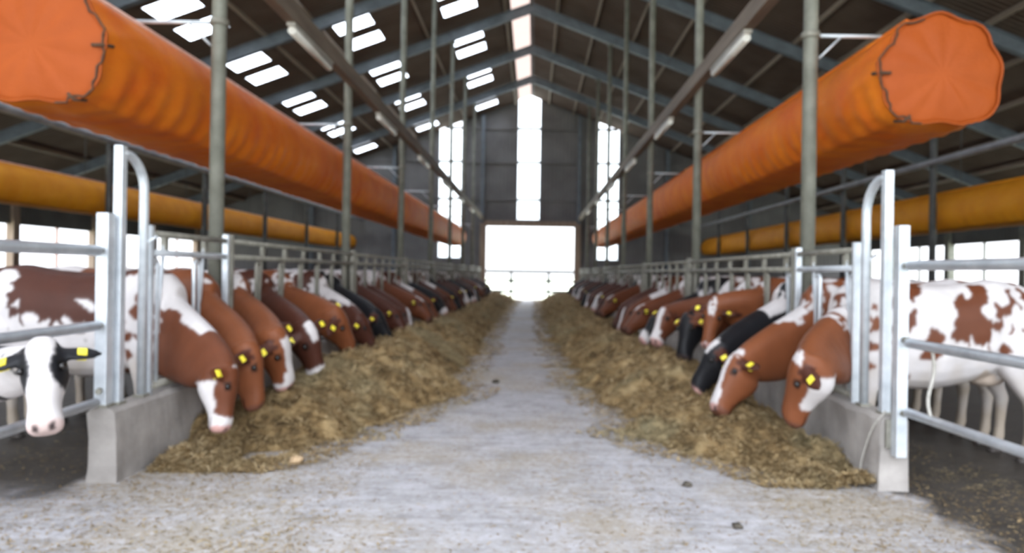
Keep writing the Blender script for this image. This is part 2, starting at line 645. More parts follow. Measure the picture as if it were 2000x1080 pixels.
# ------------------------------------------------------------------ posts, beams, lamps
XPL, XPR = -3.08, 2.64
ordinal = ['first', 'second', 'third', 'fourth', 'fifth', 'sixth', 'seventh', 'eighth', 'ninth', 'tenth']
ZB = 4.55                      # long timber beam over the feed fence
TUBE = {-1: (-4.0, 3.25, 0.57, 5.44), 1: (3.45, 3.25, 0.535, 5.85)}     # X, Z, radius, near end
posts_y = [y for y in FR if y > 5]
for side, X in ((-1, XPL), (1, XPR)):
    sn = 'left' if side < 0 else 'right'
    for i, y in enumerate(posts_y):
        t = empty('barn_post', (X, y, 0))
        if i == 0:
            lab = 'grey steel barn post nearest the viewer, standing in the %s feed fence' % sn
        else:
            lab = 'grey steel barn post, %s back along the %s feed fence' % (ordinal[i], sn)
        tag(t, lab, 'post', 'steel posts along the %s feed fence' % sn)
        zt = roof_z(X) - 0.55
        MB().tube([(0, 0, 0.0), (0, 0, zt)], 0.068, 16).build('shaft', MAT['post'], t)
        MB().box((0, 0, zt - 0.01), (0.22, 0.22, 0.02)).build('head_plate', MAT['post'], t)
        tx, tz, tr, ty = TUBE[side]
        za = tz + tr + 0.05
        am = MB().tube([(0, 0, za), (tx - X, 0, za)], 0.02, 8)
        am.tube([(side * 0.08, 0, za - 0.22), (side * 0.30, 0, za)], 0.012, 6)
        am.build('bracket_arm', MAT['galv'], t)
        MB().tube([(0, 0, za - 0.03), (0, 0, za + 0.03)], 0.085, 16).build('bracket_clamp', MAT['galv_dull'], t)
    bmn = MB()
    bmn.beam((X - side * 0.14, YN, ZB), (X - side * 0.14, YE - 0.3, ZB), 0.13, 0.22)
    tag(bmn.build('timber_beam', MAT['beam']), 'long brown timber beam above the %s feed fence carrying the lamps' % sn, 'beam', None, 'thing')
    for i in range(6):
        y = 8.9 + 4.55 * i
        lx = X - side * 0.14
        f = empty('fluorescent_lamp', (lx, y, ZB - 0.11))
        tag(f, 'white strip lamp under the %s timber beam, %s from the near end' % (sn, ordinal[i]), 'lamp', 'strip lamps under the %s timber beam' % sn)
        MB().box((0, 0, -0.02), (0.10, 1.56, 0.04)).build('housing', MAT['gutter'], f)
        MB().tube([(0, -0.74, -0.085), (0, 0.74, -0.085)], 0.05, 12).build('diffuser', MAT['white_plastic'], f)

XOL, XOR = -9.8, 9.15
for side, X, zb in ((-1, XOL, 4.35), (1, XOR, 4.15)):
    sn = 'left' if side < 0 else 'right'
    ys = [y for y in FR if y > 12]
    for i, y in enumerate(ys):
        t = tag(MB().tube([(X, y, 0), (X, y, roof_z(X) - 0.55)], 0.075, 12).box((X, y, 0.01), (0.25, 0.25, 0.02)).build('dark_post', MAT['dark_post']),
                'dark steel post, %s in the outer row on the %s side' % (ordinal[i], sn), 'post', 'dark posts of the outer %s row' % sn)
    tag(MB().tube([(X - side * 0.15, YN, zb), (X - side * 0.15, YE - 0.1, zb)], 0.075, 14).build('steel_pipe', MAT['pipe']),
        'long grey pipe fixed along the outer row of dark posts on the %s' % sn, 'pipe')

# ------------------------------------------------------------------ orange fabric tubes


def fabric_tube(side, X, Z, rad, y0, y1, mat, capmat, label, detail=True, hang=None):
    t = empty('fabric_duct', (X, y0, Z))
    tag(t, label, 'air duct')
    n = 80
    L = y1 - y0
    ys = []
    y = 0.0
    while y < L:
        ys.append(y)
        y += 0.05 if y < 4 else (0.09 if y < 12 else 0.16)
    ys.append(L)
    V, F = [], []
    inner = -side                  # towards the feed alley
    for i, yy in enumerate(ys):
        for k in range(n):
            a = 2 * math.pi * k / n
            ca, sa = math.cos(a), math.sin(a)
            # flattened underside with a crease
            m = 1.0
            lowest = -0.74
            x_, z_ = ca, sa
            if z_ < lowest:
                z_ = lowest + (z_ - lowest) * 0.22
            w = noise.noise(Vector((ca * 1.3, yy * 1.7 + side * 9, sa * 1.3))) * 0.018
            fold = max(0.0, 1 - abs(sa + 0.55) * 1.5)
            w += fold * 0.022 * math.sin(yy * 21 + 3 * noise.noise(Vector((yy * 0.9, side, 0))) + ca * 2)
            w += 0.012 * noise.noise(Vector((ca * 4, yy * 5, sa * 4)))
            # gathers running away from the tie points at the near end
            e = math.exp(-yy / 0.5)
            if detail:
                w += e * 0.03 * math.sin(a * 9 + yy * 5 * inner)
                w -= math.exp(-yy / 0.12) * 0.03
                dist = (yy - 0.0) * 1.0
                for ta in (0.0, -0.9, -2.3, 2.3):
                    aa = math.pi - ta if inner < 0 else ta
                    da = (a - aa + math.pi) % (2 * math.pi) - math.pi
                    spread = 0.16 + dist * 0.5
                    for kk in (-1, 0, 1):
                        w += 0.028 * math.exp(-dist / 0.9) * math.exp(-((da - kk * spread) / 0.07) ** 2)
            band = math.exp(-(((yy + 2.2) % 4.55 - 2.27) / 0.035) ** 2)
            w -= 0.012 * band
            r_ = rad * (1 + w)
            sag = 0.0
            V.append((x_ * r_, yy, z_ * r_ + sag))
        if i:
            b0, b1 = (i - 1) * n, i * n
            for k in range(n):
                F.append((b0 + k, b0 + (k + 1) % n, b1 + (k + 1) % n, b1 + k))
    mesh_np('duct_skin', V, F, mat, t)
    # end caps: slightly domed gathered discs
    for (yb, s, nm) in ((0.0, -1, 'end_cap'), (L, 1, 'end_cap')):
        V2, F2 = [(0, yb + s * 0.05, 0.0)], []
        rings = [0.15, 0.35, 0.55, 0.75, 0.9, 0.985]
        base = (0 if s < 0 else (len(ys) - 1)) * n
        for ri, q in enumerate(rings):
            for k in range(n):
                bx, by, bz = V[base + k]
                a = 2 * math.pi * k / n
                d = 0.055 * (1 - q ** 3)
                d += 0.014 * q * q * math.sin(a * 11 + 1.3) * (1 - q) * 3 + 0.012 * noise.noise(Vector((bx * q * 4, side * 3, bz * q * 4)))
                V2.append((bx * q, yb + s * d, bz * q))
        for k in range(n):
            V2.append((V[base + k][0], yb - s * 0.01, V[base + k][2]))
        nr = len(rings) + 1
        for k in range(n):
            F2.append((0, 1 + k, 1 + (k + 1) % n))
        for ri in range(nr - 1):
            for k in range(n):
                F2.append((1 + ri * n + k, 1 + (ri + 1) * n + k, 1 + (ri + 1) * n + (k + 1) % n, 1 + ri * n + (k + 1) % n))
        cap = mesh_np(nm, V2, F2, capmat, t)
        if detail and s < 0:
            rim = [Vector(V[k]) * 1.0 + Vector((0, -0.012, 0)) for k in list(range(n)) + [0]]
            MB().tube(rim, 0.012, 6, False).build('rim_piping', capmat, cap)
            pts = []
            for k in range(0, 29):
                ang = R(70 - k * 5) if inner > 0 else R(110 + k * 5)
                kk = int(round(ang / (2 * math.pi) * n)) % n
                v = V[kk]
                q = 0.99 + 0.025 * (1 if (k // 3) % 2 else -1)
                pts.append(Vector((v[0] * q, -0.03 + 0.012 * (k % 2), v[2] * q)))
            MB().tube(pts, 0.009, 6).build('lacing', MAT['string'], cap)
            for aa in (0, -52):
                ang = R(aa) if inner > 0 else R(180 - aa)
                c = Vector((math.cos(ang) * rad * 0.97, -0.04, math.sin(ang) * rad * 0.97))
                MB().tube([c + Vector((math.cos(ang) * -0.08, 0, math.sin(ang) * -0.06)), c, c + Vector((inner * 0.03, 0.1, 0.02))], 0.014, 6).build('tie_knot', MAT['string'], cap)
    # hem along the top
    ha = R(68) if inner > 0 else R(112)
    hx, hz = math.cos(ha) * rad * 1.03, math.sin(ha) * rad * 1.03
    MB().tube([(hx, 0.15, hz), (hx, L * 0.5, hz), (hx, L - 0.1, hz)], 0.022 if detail else 0.015, 8).build('top_hem', MAT['hem'] if side < 0 else mat, t)
    if hang:
        for y in hang:
            if y0 + 0.3 < y < y1:
                MB().tube([(0, y - y0, rad * 0.97), (0, y - y0, roof_z(X) - 0.52 - Z)], 0.010, 6).build('hanger', MAT['dark_post'], t)
    return t


for side in (-1, 1):
    X, Z, rad, y0 = TUBE[side]
    sn = 'left' if side < 0 else 'right'
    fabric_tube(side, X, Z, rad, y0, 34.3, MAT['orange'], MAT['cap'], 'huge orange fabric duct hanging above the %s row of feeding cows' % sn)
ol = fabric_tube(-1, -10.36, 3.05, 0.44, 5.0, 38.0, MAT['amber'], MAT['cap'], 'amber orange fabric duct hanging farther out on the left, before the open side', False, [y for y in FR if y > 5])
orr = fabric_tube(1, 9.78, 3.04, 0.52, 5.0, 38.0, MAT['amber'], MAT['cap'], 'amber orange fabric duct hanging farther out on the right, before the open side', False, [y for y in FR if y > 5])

# ------------------------------------------------------------------ curbs, gates, feed fences
CLX0, CLX1 = -3.07, -2.88
CRX0, CRX1 = 2.46, 2.66
CYL, CYR = 4.72, 4.82
HC = 0.52


def curb(x0, x1, y0, label):
    bm = bmesh.new()
    ny = 220
    V, F = [], []
    prof = [(x0 - 0.006, 0), (x0 - 0.004, 0.12), (x0, 0.3), (x0, HC - 0.03), (x0 + 0.03, HC), (x1 - 0.03, HC), (x1, HC - 0.03), (x1, 0.3), (x1 + 0.004, 0.12), (x1 + 0.008, 0)]
    npf = len(prof)
    for i in range(ny + 1):
        f = i / ny
        y = y0 + (YE - 0.4 - y0) * f ** 1.6
        for (x, z) in prof:
            q = Vector((x * 3, y * 3, z * 3))
            d = noise.noise(q) * 0.012 + noise.noise(q * 3) * 0.006
            V.append((x + d * (1.2 if z < HC - 0.01 else 0.3), y + (d * 2.5 if i == 0 else 0), z + (d if z > 0 else 0)))
        if i:
            for k in range(npf - 1):
                a, b = (i - 1) * npf, i * npf
                F.append((a + k, a + k + 1, b + k + 1, b + k))
    F.append(tuple(range(npf - 1, -1, -1)))
    F.append(tuple(range(ny * npf, ny * npf + npf)))
    o = mesh_np('feed_curb', V, F, MAT['concrete'], None, False)
    return tag(o, label, 'concrete curb')


curb(CLX0, CLX1, CYL, 'low concrete curb under the left feed fence, end face towards the viewer')
curb(CRX0, CRX1, CYR, 'low concrete curb under the right feed fence, end face towards the viewer')


def hoop(name, X, ya, yb, zb, zt, label):
    """inverted U of square-cut pipe standing on the curb"""
    t = empty(name, (X, ya, zb))
    tag(t, label, 'steel hoop')
    d = yb - ya
    h = zt - zb
    rr = d * 0.8
    arc = [(0, d - rr + rr * math.sin(R(a)), h - 0.05 - rr + rr * math.cos(R(a))) for a in range(0, 91, 10)]
    MB().tube([(0, 0.0, h - 0.05)] + arc + [(0, d, 0)], 0.033, 12).build('bent_pipe', MAT['galv'], t)
    MB().box((0, 0, h / 2), (0.062, 0.062, h), None, 0.006).build('upright', MAT['galv'], t)
    MB().box((0, d, 0.01), (0.085, 0.085, 0.02)).build('foot_plate', MAT['galv_dull'], t)
    MB().box((0, 0, 0.01), (0.085, 0.085, 0.02)).build('foot_plate', MAT['galv_dull'], t)
    MB().tube([(0, d, h * 0.62), (0.09, d + 0.02, h * 0.66)], 0.012, 6).build('hook', MAT['galv'], t)
    return t


XFL, XFR = -2.96, 2.535
hoop('steel_hoop', -2.955, 4.86, 5.16, HC, 2.36, 'tall hooped galvanised pipe on the left curb, beside the white-faced cow at the gate')
hoop('steel_hoop', 2.545, 4.93, 5.24, HC, 2.28, 'tall hooped galvanised pipe on the right curb, before the white cow with brown patches')

gl = tag(empty('gate_post', (-2.99, 4.76, HC)), 'square galvanised gate post on the end of the left curb', 'gate post')
MB().box((0, 0, 0.675), (0.085, 0.085, 1.35), None, 0.006).build('post_tube', MAT['galv'], gl)
MB().box((0, 0, 0.01), (0.105, 0.105, 0.02)).build('foot_plate', MAT['galv_dull'], gl)
for z in (0.12, 0.57, 1.09):
    MB().tube([(0, -0.045, z), (0.02, -0.09, z)], 0.02, 8).build('hinge_pin', MAT['galv_dull'], gl)
gr = tag(empty('gate_post', (2.56, 4.755, 0.26)), 'square galvanised gate post bolted to the end of the right curb', 'gate post')
MB().box((0, 0, 0.805), (0.075, 0.075, 1.61), None, 0.006).build('post_tube', MAT['galv'], gr)
for z in (0.31, 0.82, 1.33):
    MB().tube([(0, -0.04, z), (0.01, -0.08, z)], 0.02, 8).build('hinge_pin', MAT['galv_dull'], gr)
MB().box((0, 0.045, 0.15), (0.14, 0.02, 0.2)).build('bolt_plate', MAT['galv_dull'], gr)


def pipe_gate(name, A, B, label, zs, rads):
    """A: hinge end, B: the end nearer the viewer"""
    t = empty(name, (A[0], A[1], 0))
    tag(t, label, 'gate')
    d = Vector((B[0] - A[0], B[1] - A[1], 0))
    for nm, z, r in zip(('top_rail', 'middle_rail', 'bottom_rail'), zs, rads):
        MB().tube([(0, 0, z), (d.x, d.y, z)], r, 14).build(nm, MAT['galv'], t)
    MB().tube([(d.x, d.y, 0.02), (d.x, d.y, zs[0] + 0.05)], 0.033, 12).build('end_upright', MAT['galv'], t)
    return t


pipe_gate('pipe_gate', (-2.985, 4.67), (-2.86, 1.6), 'galvanised three rail gate on the left with a white-faced cow putting its head through', (1.605, 1.09, 0.565), (0.037, 0.033, 0.031))
pipe_gate('pipe_gate', (2.57, 4.67), (2.72, 1.6), 'galvanised three rail gate on the right before the white cow with brown patches', (1.59, 1.06, 0.585), (0.035, 0.033, 0.031))
tw = at_y(1797, 683, 4.42)
tag(MB().tube(curve_points([(2.585, 4.42, 1.06), (2.60, 4.42, 0.9), (2.57, 4.43, 0.72), (2.585, 4.42, 0.59)], 6), 0.011, 6).build('rope', MAT['rope']), 'pale cord tied between the rails of the right gate', 'rope')
tag(MB().tube(curve_points([(2.50, 4.83, 0.56), (2.445, 4.90, 0.42), (2.43, 5.0, 0.2), (2.42, 5.04, 0.02)], 6), 0.006, 6).build('rope', MAT['rope']), 'pale cord hanging down the inner face of the right curb', 'rope')

PITCH = 0.665
D0 = {-1: 5.32, 1: 5.42}
for side, X in ((-1, XFL), (1, XFR)):
    sn = 'left' if side < 0 else 'right'
    breaks = [5.2 if side < 0 else 5.32] + [y for y in FR if y > 5] + [YE - 0.5]
    zl, zu = (1.61, 1.76) if side < 0 else (1.575, 1.72)
    alld = [D0[side] + PITCH * k for k in range(60)]
    for i in range(len(breaks) - 1):
        ya, yb = breaks[i] + 0.05, breaks[i + 1] - 0.05
        t = empty('headlock_fence', (X, ya, HC))
        if i == 0:
            lab = 'short headlock feed fence section next to the %s hooped pipe' % sn
        else:
            lab = 'headlock feed fence section on the %s, starting at the %s barn post' % (sn, ordinal[i - 1])
        tag(t, lab, 'feed fence', 'headlock fence sections on the %s' % sn)
        L = yb - ya
        l, u = zl - HC, zu - HC
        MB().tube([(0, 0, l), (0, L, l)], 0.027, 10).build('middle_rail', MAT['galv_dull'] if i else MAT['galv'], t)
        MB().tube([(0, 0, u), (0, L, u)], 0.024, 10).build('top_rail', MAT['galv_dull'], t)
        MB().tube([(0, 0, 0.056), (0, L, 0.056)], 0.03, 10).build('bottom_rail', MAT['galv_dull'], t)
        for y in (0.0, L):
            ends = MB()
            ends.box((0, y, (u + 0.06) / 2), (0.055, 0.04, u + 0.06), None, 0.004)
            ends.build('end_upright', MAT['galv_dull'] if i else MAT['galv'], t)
        for k, y in enumerate(alld):
            if not (ya + 0.03 < y < yb - 0.24):
                continue
            yy = y - ya
            near = y < 9
            w = 0.045
            n_ = 10 if near else 6
            pts = [(0, yy - w, 0.06), (0, yy - w, l - 0.10)] + [(0, yy - w * math.cos(R(a)), l - 0.10 + 0.05 * math.sin(R(a))) for a in (30, 60, 90, 120, 150)] + [(0, yy + w, l - 0.10), (0, yy + w, 0.06)]
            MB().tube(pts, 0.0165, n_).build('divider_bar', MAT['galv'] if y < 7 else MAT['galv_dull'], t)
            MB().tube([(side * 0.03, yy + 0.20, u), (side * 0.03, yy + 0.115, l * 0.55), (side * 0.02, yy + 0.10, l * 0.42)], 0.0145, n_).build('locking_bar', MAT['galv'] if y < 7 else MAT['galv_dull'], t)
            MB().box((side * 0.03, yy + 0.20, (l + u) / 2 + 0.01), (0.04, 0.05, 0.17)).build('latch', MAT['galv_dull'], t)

# ------------------------------------------------------------------ silage
EL = [(4.9, -2.6), (5.3, -2.05), (5.7, -1.85), (6.6, -1.45), (7.6, -1.1), (8.6, -0.9), (10, -1.12), (12.6, -1.02), (15, -1.15), (18.5, -1.1), (24, -1.2), (30, -1.15), (37.9, -1.0)]
ER = [(4.6, 2.3), (5.0, 1.95), (5.6, 1.5), (6.3, 1.02), (7.3, 0.9), (8.5, 0.78), (10, 0.72), (12.8, 0.55), (16, 0.45), (19, 0.42), (30, 0.45), (37.9, 0.45)]
HL = [(4.9, 0.10), (5.3, 0.22), (5.9, 0.34), (6.6, 0.46), (7.6, 0.54), (10, 0.54), (14, 0.47), (19, 0.40), (28, 0.38), (36, 0.46), (37.9, 0.25)]
HR = [(4.6, 0.08), (5.0, 0.22), (5.6, 0.30), (6.6, 0.38), (8.6, 0.45), (12, 0.42), (15, 0.40), (24, 0.45), (36, 0.48), (37.9, 0.25)]


def lerp_tab(tab, v):
    return float(np.interp(v, [a for a, _ in tab], [b for _, b in tab]))


def hay_height(side, u, y):
    H = lerp_tab(HL if side < 0 else HR, y)
    # u: 0 at the curb, 1 at the inner edge
    crest = 0.50
    if u < crest:
        s = u / crest
        base = 0.42 + 0.58 * (s * s * (3 - 2 * s))
    else:
        s = (u - crest) / (1 - crest)
        base = 1 - s ** 1.5
    return H * base


def hay_surface(side, u, y):
    xc = (CLX1 - 0.0) if side < 0 else (CRX0 + 0.0)
    xe = lerp_tab(EL if side < 0 else ER, y)
    wob = 0.22 * noise.noise(Vector((y * 0.9, side * 7.0, 1.0))) + 0.16 * noise.noise(Vector((y * 2.7, side * 5.0, 3.0))) + 0.07 * noise.noise(Vector((y * 8, side * 5.0, 6.0)))
    xe += wob * min(1.0, (y - 4.6) / 1.5) * -side
    x = xc + (xe - xc) * u
    q = Vector((x, y, side * 3.1))
    h = hay_height(side, u, y)
    env = min(1.0, h / 0.12)
    y0 = 5.48 if side < 0 else 5.30
    h *= max(0.0, min(1.0, (y - y0 + 0.15 * noise.noise(q * 3)) / 0.35)) ** 0.6
    h += env * (0.11 * noise.noise(q * 1.8) + 0.085 * noise.noise(q * 4.3) + 0.06 * noise.noise(q * 10) + 0.035 * noise.noise(q * 23))
    return Vector((x, y, h - 0.015 if u < 0.999 else -0.03))


def hay_mesh(side, label):
    ys = []
    y = 4.85 if side > 0 else 5.0
    while y < 37.9:
        ys.append(y)
        y += 0.035 if y < 9 else (0.06 if y < 15 else 0.14)
    nu = 56
    V, F, T = [], [], []
    for i, y in enumerate(ys):
        for k in range(nu + 1):
            p = hay_surface(side, k / nu, y)
            V.append(tuple(p))
            T.append(0.34 + 0.6 * noise.noise(p * 8) + 0.4 * noise.noise(p * 31))
        if i:
            a, b = (i - 1) * (nu + 1), i * (nu + 1)
            for k in range(nu):
                F.append((a + k, a + k + 1, b + k + 1, b + k))
    base = len(V)
    # loose stems lying on the heap
    count = 52000
    r = np.random.default_rng(11 + side)
    f = r.random(count)
    Ys = ys[0] + (37.5 - ys[0]) * f ** 2.1
    Us = np.minimum(1.03, r.beta(1.6, 1.1, count) * 1.12)
    for j in range(count):
        y, u = float(Ys[j]), float(Us[j])
        p = hay_surface(side, min(u, 0.985), y)
        if u > 0.985:
            p.x += (-side) * (float(r.random()) ** 2 * 0.45)
            p.z = 0.004
        p.z += float(r.random()) * 0.025
        far = 1 + (y - 5) * 0.05
        L = (0.03 + 0.09 * float(r.random()) ** 2) * min(far, 2.0)
        w = (0.0022 + 0.003 * float(r.random())) * min(far, 2.4)
        az = float(r.random()) * 2 * math.pi
        el = (float(r.random()) - 0.35) * 0.9
        d = Vector((math.cos(az) * math.cos(el), math.sin(az) * math.cos(el), math.sin(el))) * L * 0.5
        if p.z - abs(d.z) < 0.0:
            d.z = 0.2 * abs(d.z)
        sd = d.cross(Vector((r.random() - 0.5, r.random() - 0.5, 1.0))).normalized() * w
        b = len(V)
        V += [tuple(p - d - sd), tuple(p - d + sd), tuple(p + d + sd), tuple(p + d - sd)]
        F.append((b, b + 1, b + 2, b + 3))
        tone = float(r.random()) * 0.9 + 0.12
        T += [tone] * 4
    o = mesh_np('silage_heap', V, F, MAT['hay'])
    at = o.data.attributes.new('tone', 'FLOAT', 'POINT')
    at.data.foreach_set('value', np.clip(np.array(T, dtype=np.float32), 0, 1))
    return tag(o, label, 'cattle feed', None, 'stuff')


hay_mesh(-1, 'long windrow of chopped grass silage along the left curb')
hay_mesh(1, 'long windrow of chopped grass silage along the right curb')


def litter():
    V, F, T = [], [], []
    r = np.random.default_rng(5)
    n_done = 0
    while n_done < 34000:
        x = float(r.uniform(-4.4, 3.6))
        y = 2.6 + 9.0 * float(r.random()) ** 1.4
        dens = 0.10 + 0.5 * max(0, noise.noise(Vector((x * 0.8, y * 0.9, 4.2)))) + 0.35 * max(0, noise.noise(Vector((x * 3.1, y * 3.1, 8.2))))
        if x < -1.2 and y < 5.6:
            dens += 0.45
        if x > 1.5 and y < 5.4:
            dens += 0.45
        if -0.9 < x < 0.7:
            dens *= 0.4
        if x < -3.05 and y > 4.4:
            dens *= 0.3
        if CLX0 - 0.06 < x < CLX1 + 0.04 and y > CYL - 0.05 or CRX0 - 0.04 < x < CRX1 + 0.06 and y > CYR - 0.05:
            continue
        if r.random() > dens:
            continue
        n_done += 1
        L = 0.006 + 0.045 * float(r.random()) ** 4
        w = 0.0015 + 0.0030 * float(r.random())
        az = float(r.random()) * 2 * math.pi
        d = Vector((math.cos(az), math.sin(az), 0.05)) * L * 0.5
        sd = Vector((-math.sin(az), math.cos(az), 0.15)) * w
        p = Vector((x, y, 0.004 + 0.006 * float(r.random())))
        b = len(V)
        V += [tuple(p - d - sd), tuple(p - d + sd), tuple(p + d + sd), tuple(p + d - sd)]
        F.append((b, b + 1, b + 2, b + 3))
        T += [float(r.random()) * 0.9 + 0.1] * 4
    o = mesh_np('straw_litter', V, F, MAT['hay'], None, False)
    at = o.data.attributes.new('tone', 'FLOAT', 'POINT')
    at.data.foreach_set('value', np.array(T, dtype=np.float32))
    tag(o, 'loose straw and silage crumbs scattered over the concrete feed alley', 'straw', None, 'stuff')


litter()


def clod(px, py, r, label, mat, seed):
    a, b = ray(px, py)
    Y = FPX * EYE / b
    p = Vector((a * Y / FPX, Y, r * 0.55))
    bm = bmesh.new()
    bmesh.ops.create_icosphere(bm, subdivisions=3, radius=r)
    for v in bm.verts:
        v.co *= 1 + 0.35 * noise.noise(v.co * (1.2 / r) + Vector((seed, 0, 0)))
        v.co.z *= 0.62
    mb = MB()
    mb.bm.free()
    mb.bm = bm
    for f in bm.faces:
        f.smooth = True
    o = mb.build('clod', mat)
    o.location = p
    return tag(o, label, 'clod')


clod(578, 905, 0.052, 'tan clod of feed lying alone on the concrete before the left silage', MAT['clod'], 1)
MAT['dung'] = plain('dark_dung', (0.03, 0.025, 0.02), (0.09, 0.075, 0.055), 20, 0.8, 0, 0.4)
clod(1342, 950, 0.032, 'dark clod on the concrete before the right silage heap', MAT['dung'], 2)
clod(1440, 1032, 0.03, 'dark clod on the concrete nearest the viewer', MAT['dung'], 3)
clod(968, 748, 0.045, 'dark clod in the middle of the alley beside the left silage', MAT['dung'], 5)

# ------------------------------------------------------------------ field gate outside the far door
fg = tag(empty('field_gate', (CX, 42.0, 0)), 'low metal field gate across the yard outside the far doorway', 'gate')
for z, nm in ((1.58, 'top_rail'), (1.0, 'middle_rail'), (0.35, 'bottom_rail')):
    MB().tube([(-5, 0, z), (5, 0, z)], 0.09, 8).build(nm, MAT['dark_post'], fg)
for x in (-4.9, -1.15, 1.15, 4.9):
    MB().box((x, 0, 0.8), (0.14, 0.14, 1.66)).build('upright', MAT['dark_post'], fg)
for x in (-1.15, 1.15):
    MB().box((x, -0.08, 1.02), (0.22, 0.08, 0.36)).build('latch_box', MAT['dark_post'], fg)

# ------------------------------------------------------------------ cows
RED = (0.118, 0.036, 0.015)
LIGHTRED = (0.175, 0.056, 0.022)
DARKRED = (0.062, 0.020, 0.012)
BLACK = (0.010, 0.010, 0.012)
WHITE = (0.58, 0.545, 0.54)
PINK = (0.52, 0.30, 0.27)
GREY = (0.20, 0.16, 0.16)


def loft(stations, n, part, store):
    """stations: (centre, right, up, half width, half height up, half height down)"""
    V0 = len(store['V'])
    m = len(stations)
    for i, (c, r, u, w, hu, hd) in enumerate(stations):
        for k in range(n):
            a = 2 * math.pi * k / n
            ca, sa = math.cos(a), math.sin(a)
            ex = 0.86
            xa = math.copysign(abs(ca) ** ex, ca)
            za = math.copysign(abs(sa) ** ex, sa)
            p = c + r * (w * xa) + u * ((hu if sa > 0 else hd) * za)
            store['V'].append(p)
            store['M'].append((part, i / (m - 1), ca, sa))
        if i:
            a0, b0 = V0 + (i - 1) * n, V0 + i * n
            for k in range(n):
                store['F'].append((a0 + k, a0 + (k + 1) % n, b0 + (k + 1) % n, b0 + k))
    for (row, c, rev) in ((0, stations[0][0], True), (m - 1, stations[-1][0], False)):
        ci = len(store['V'])
        store['V'].append(c.copy())
        store['M'].append((part, row / (m - 1), 0, 0))
        b = V0 + row * n
        for k in range(n):
            f = (ci, b + k, b + (k + 1) % n)
            store['F'].append(tuple(reversed(f)) if rev else f)


HEAD = [  # x along the face, top, bottom, half width
    (-0.075, 0.00, -0.13, 0.062), (-0.03, 0.038, -0.19, 0.086), (0.03, 0.055, -0.245, 0.103), (0.10, 0.060, -0.275, 0.120), (0.165, 0.055, -0.272, 0.123),
    (0.23, 0.043, -0.248, 0.106), (0.30, 0.033, -0.210, 0.089), (0.37, 0.026, -0.180, 0.082), (0.43, 0.020, -0.168, 0.088), (0.48, 0.008, -0.165, 0.096),
    (0.515, -0.016, -0.152, 0.087), (0.535, -0.045, -0.125, 0.060)]



def head_frame(poll, muzzle, hint):
    f = (muzzle - poll).normalized()
    u = (hint - f * hint.dot(f)).normalized()
    r = u.cross(f)
    return f, u, r


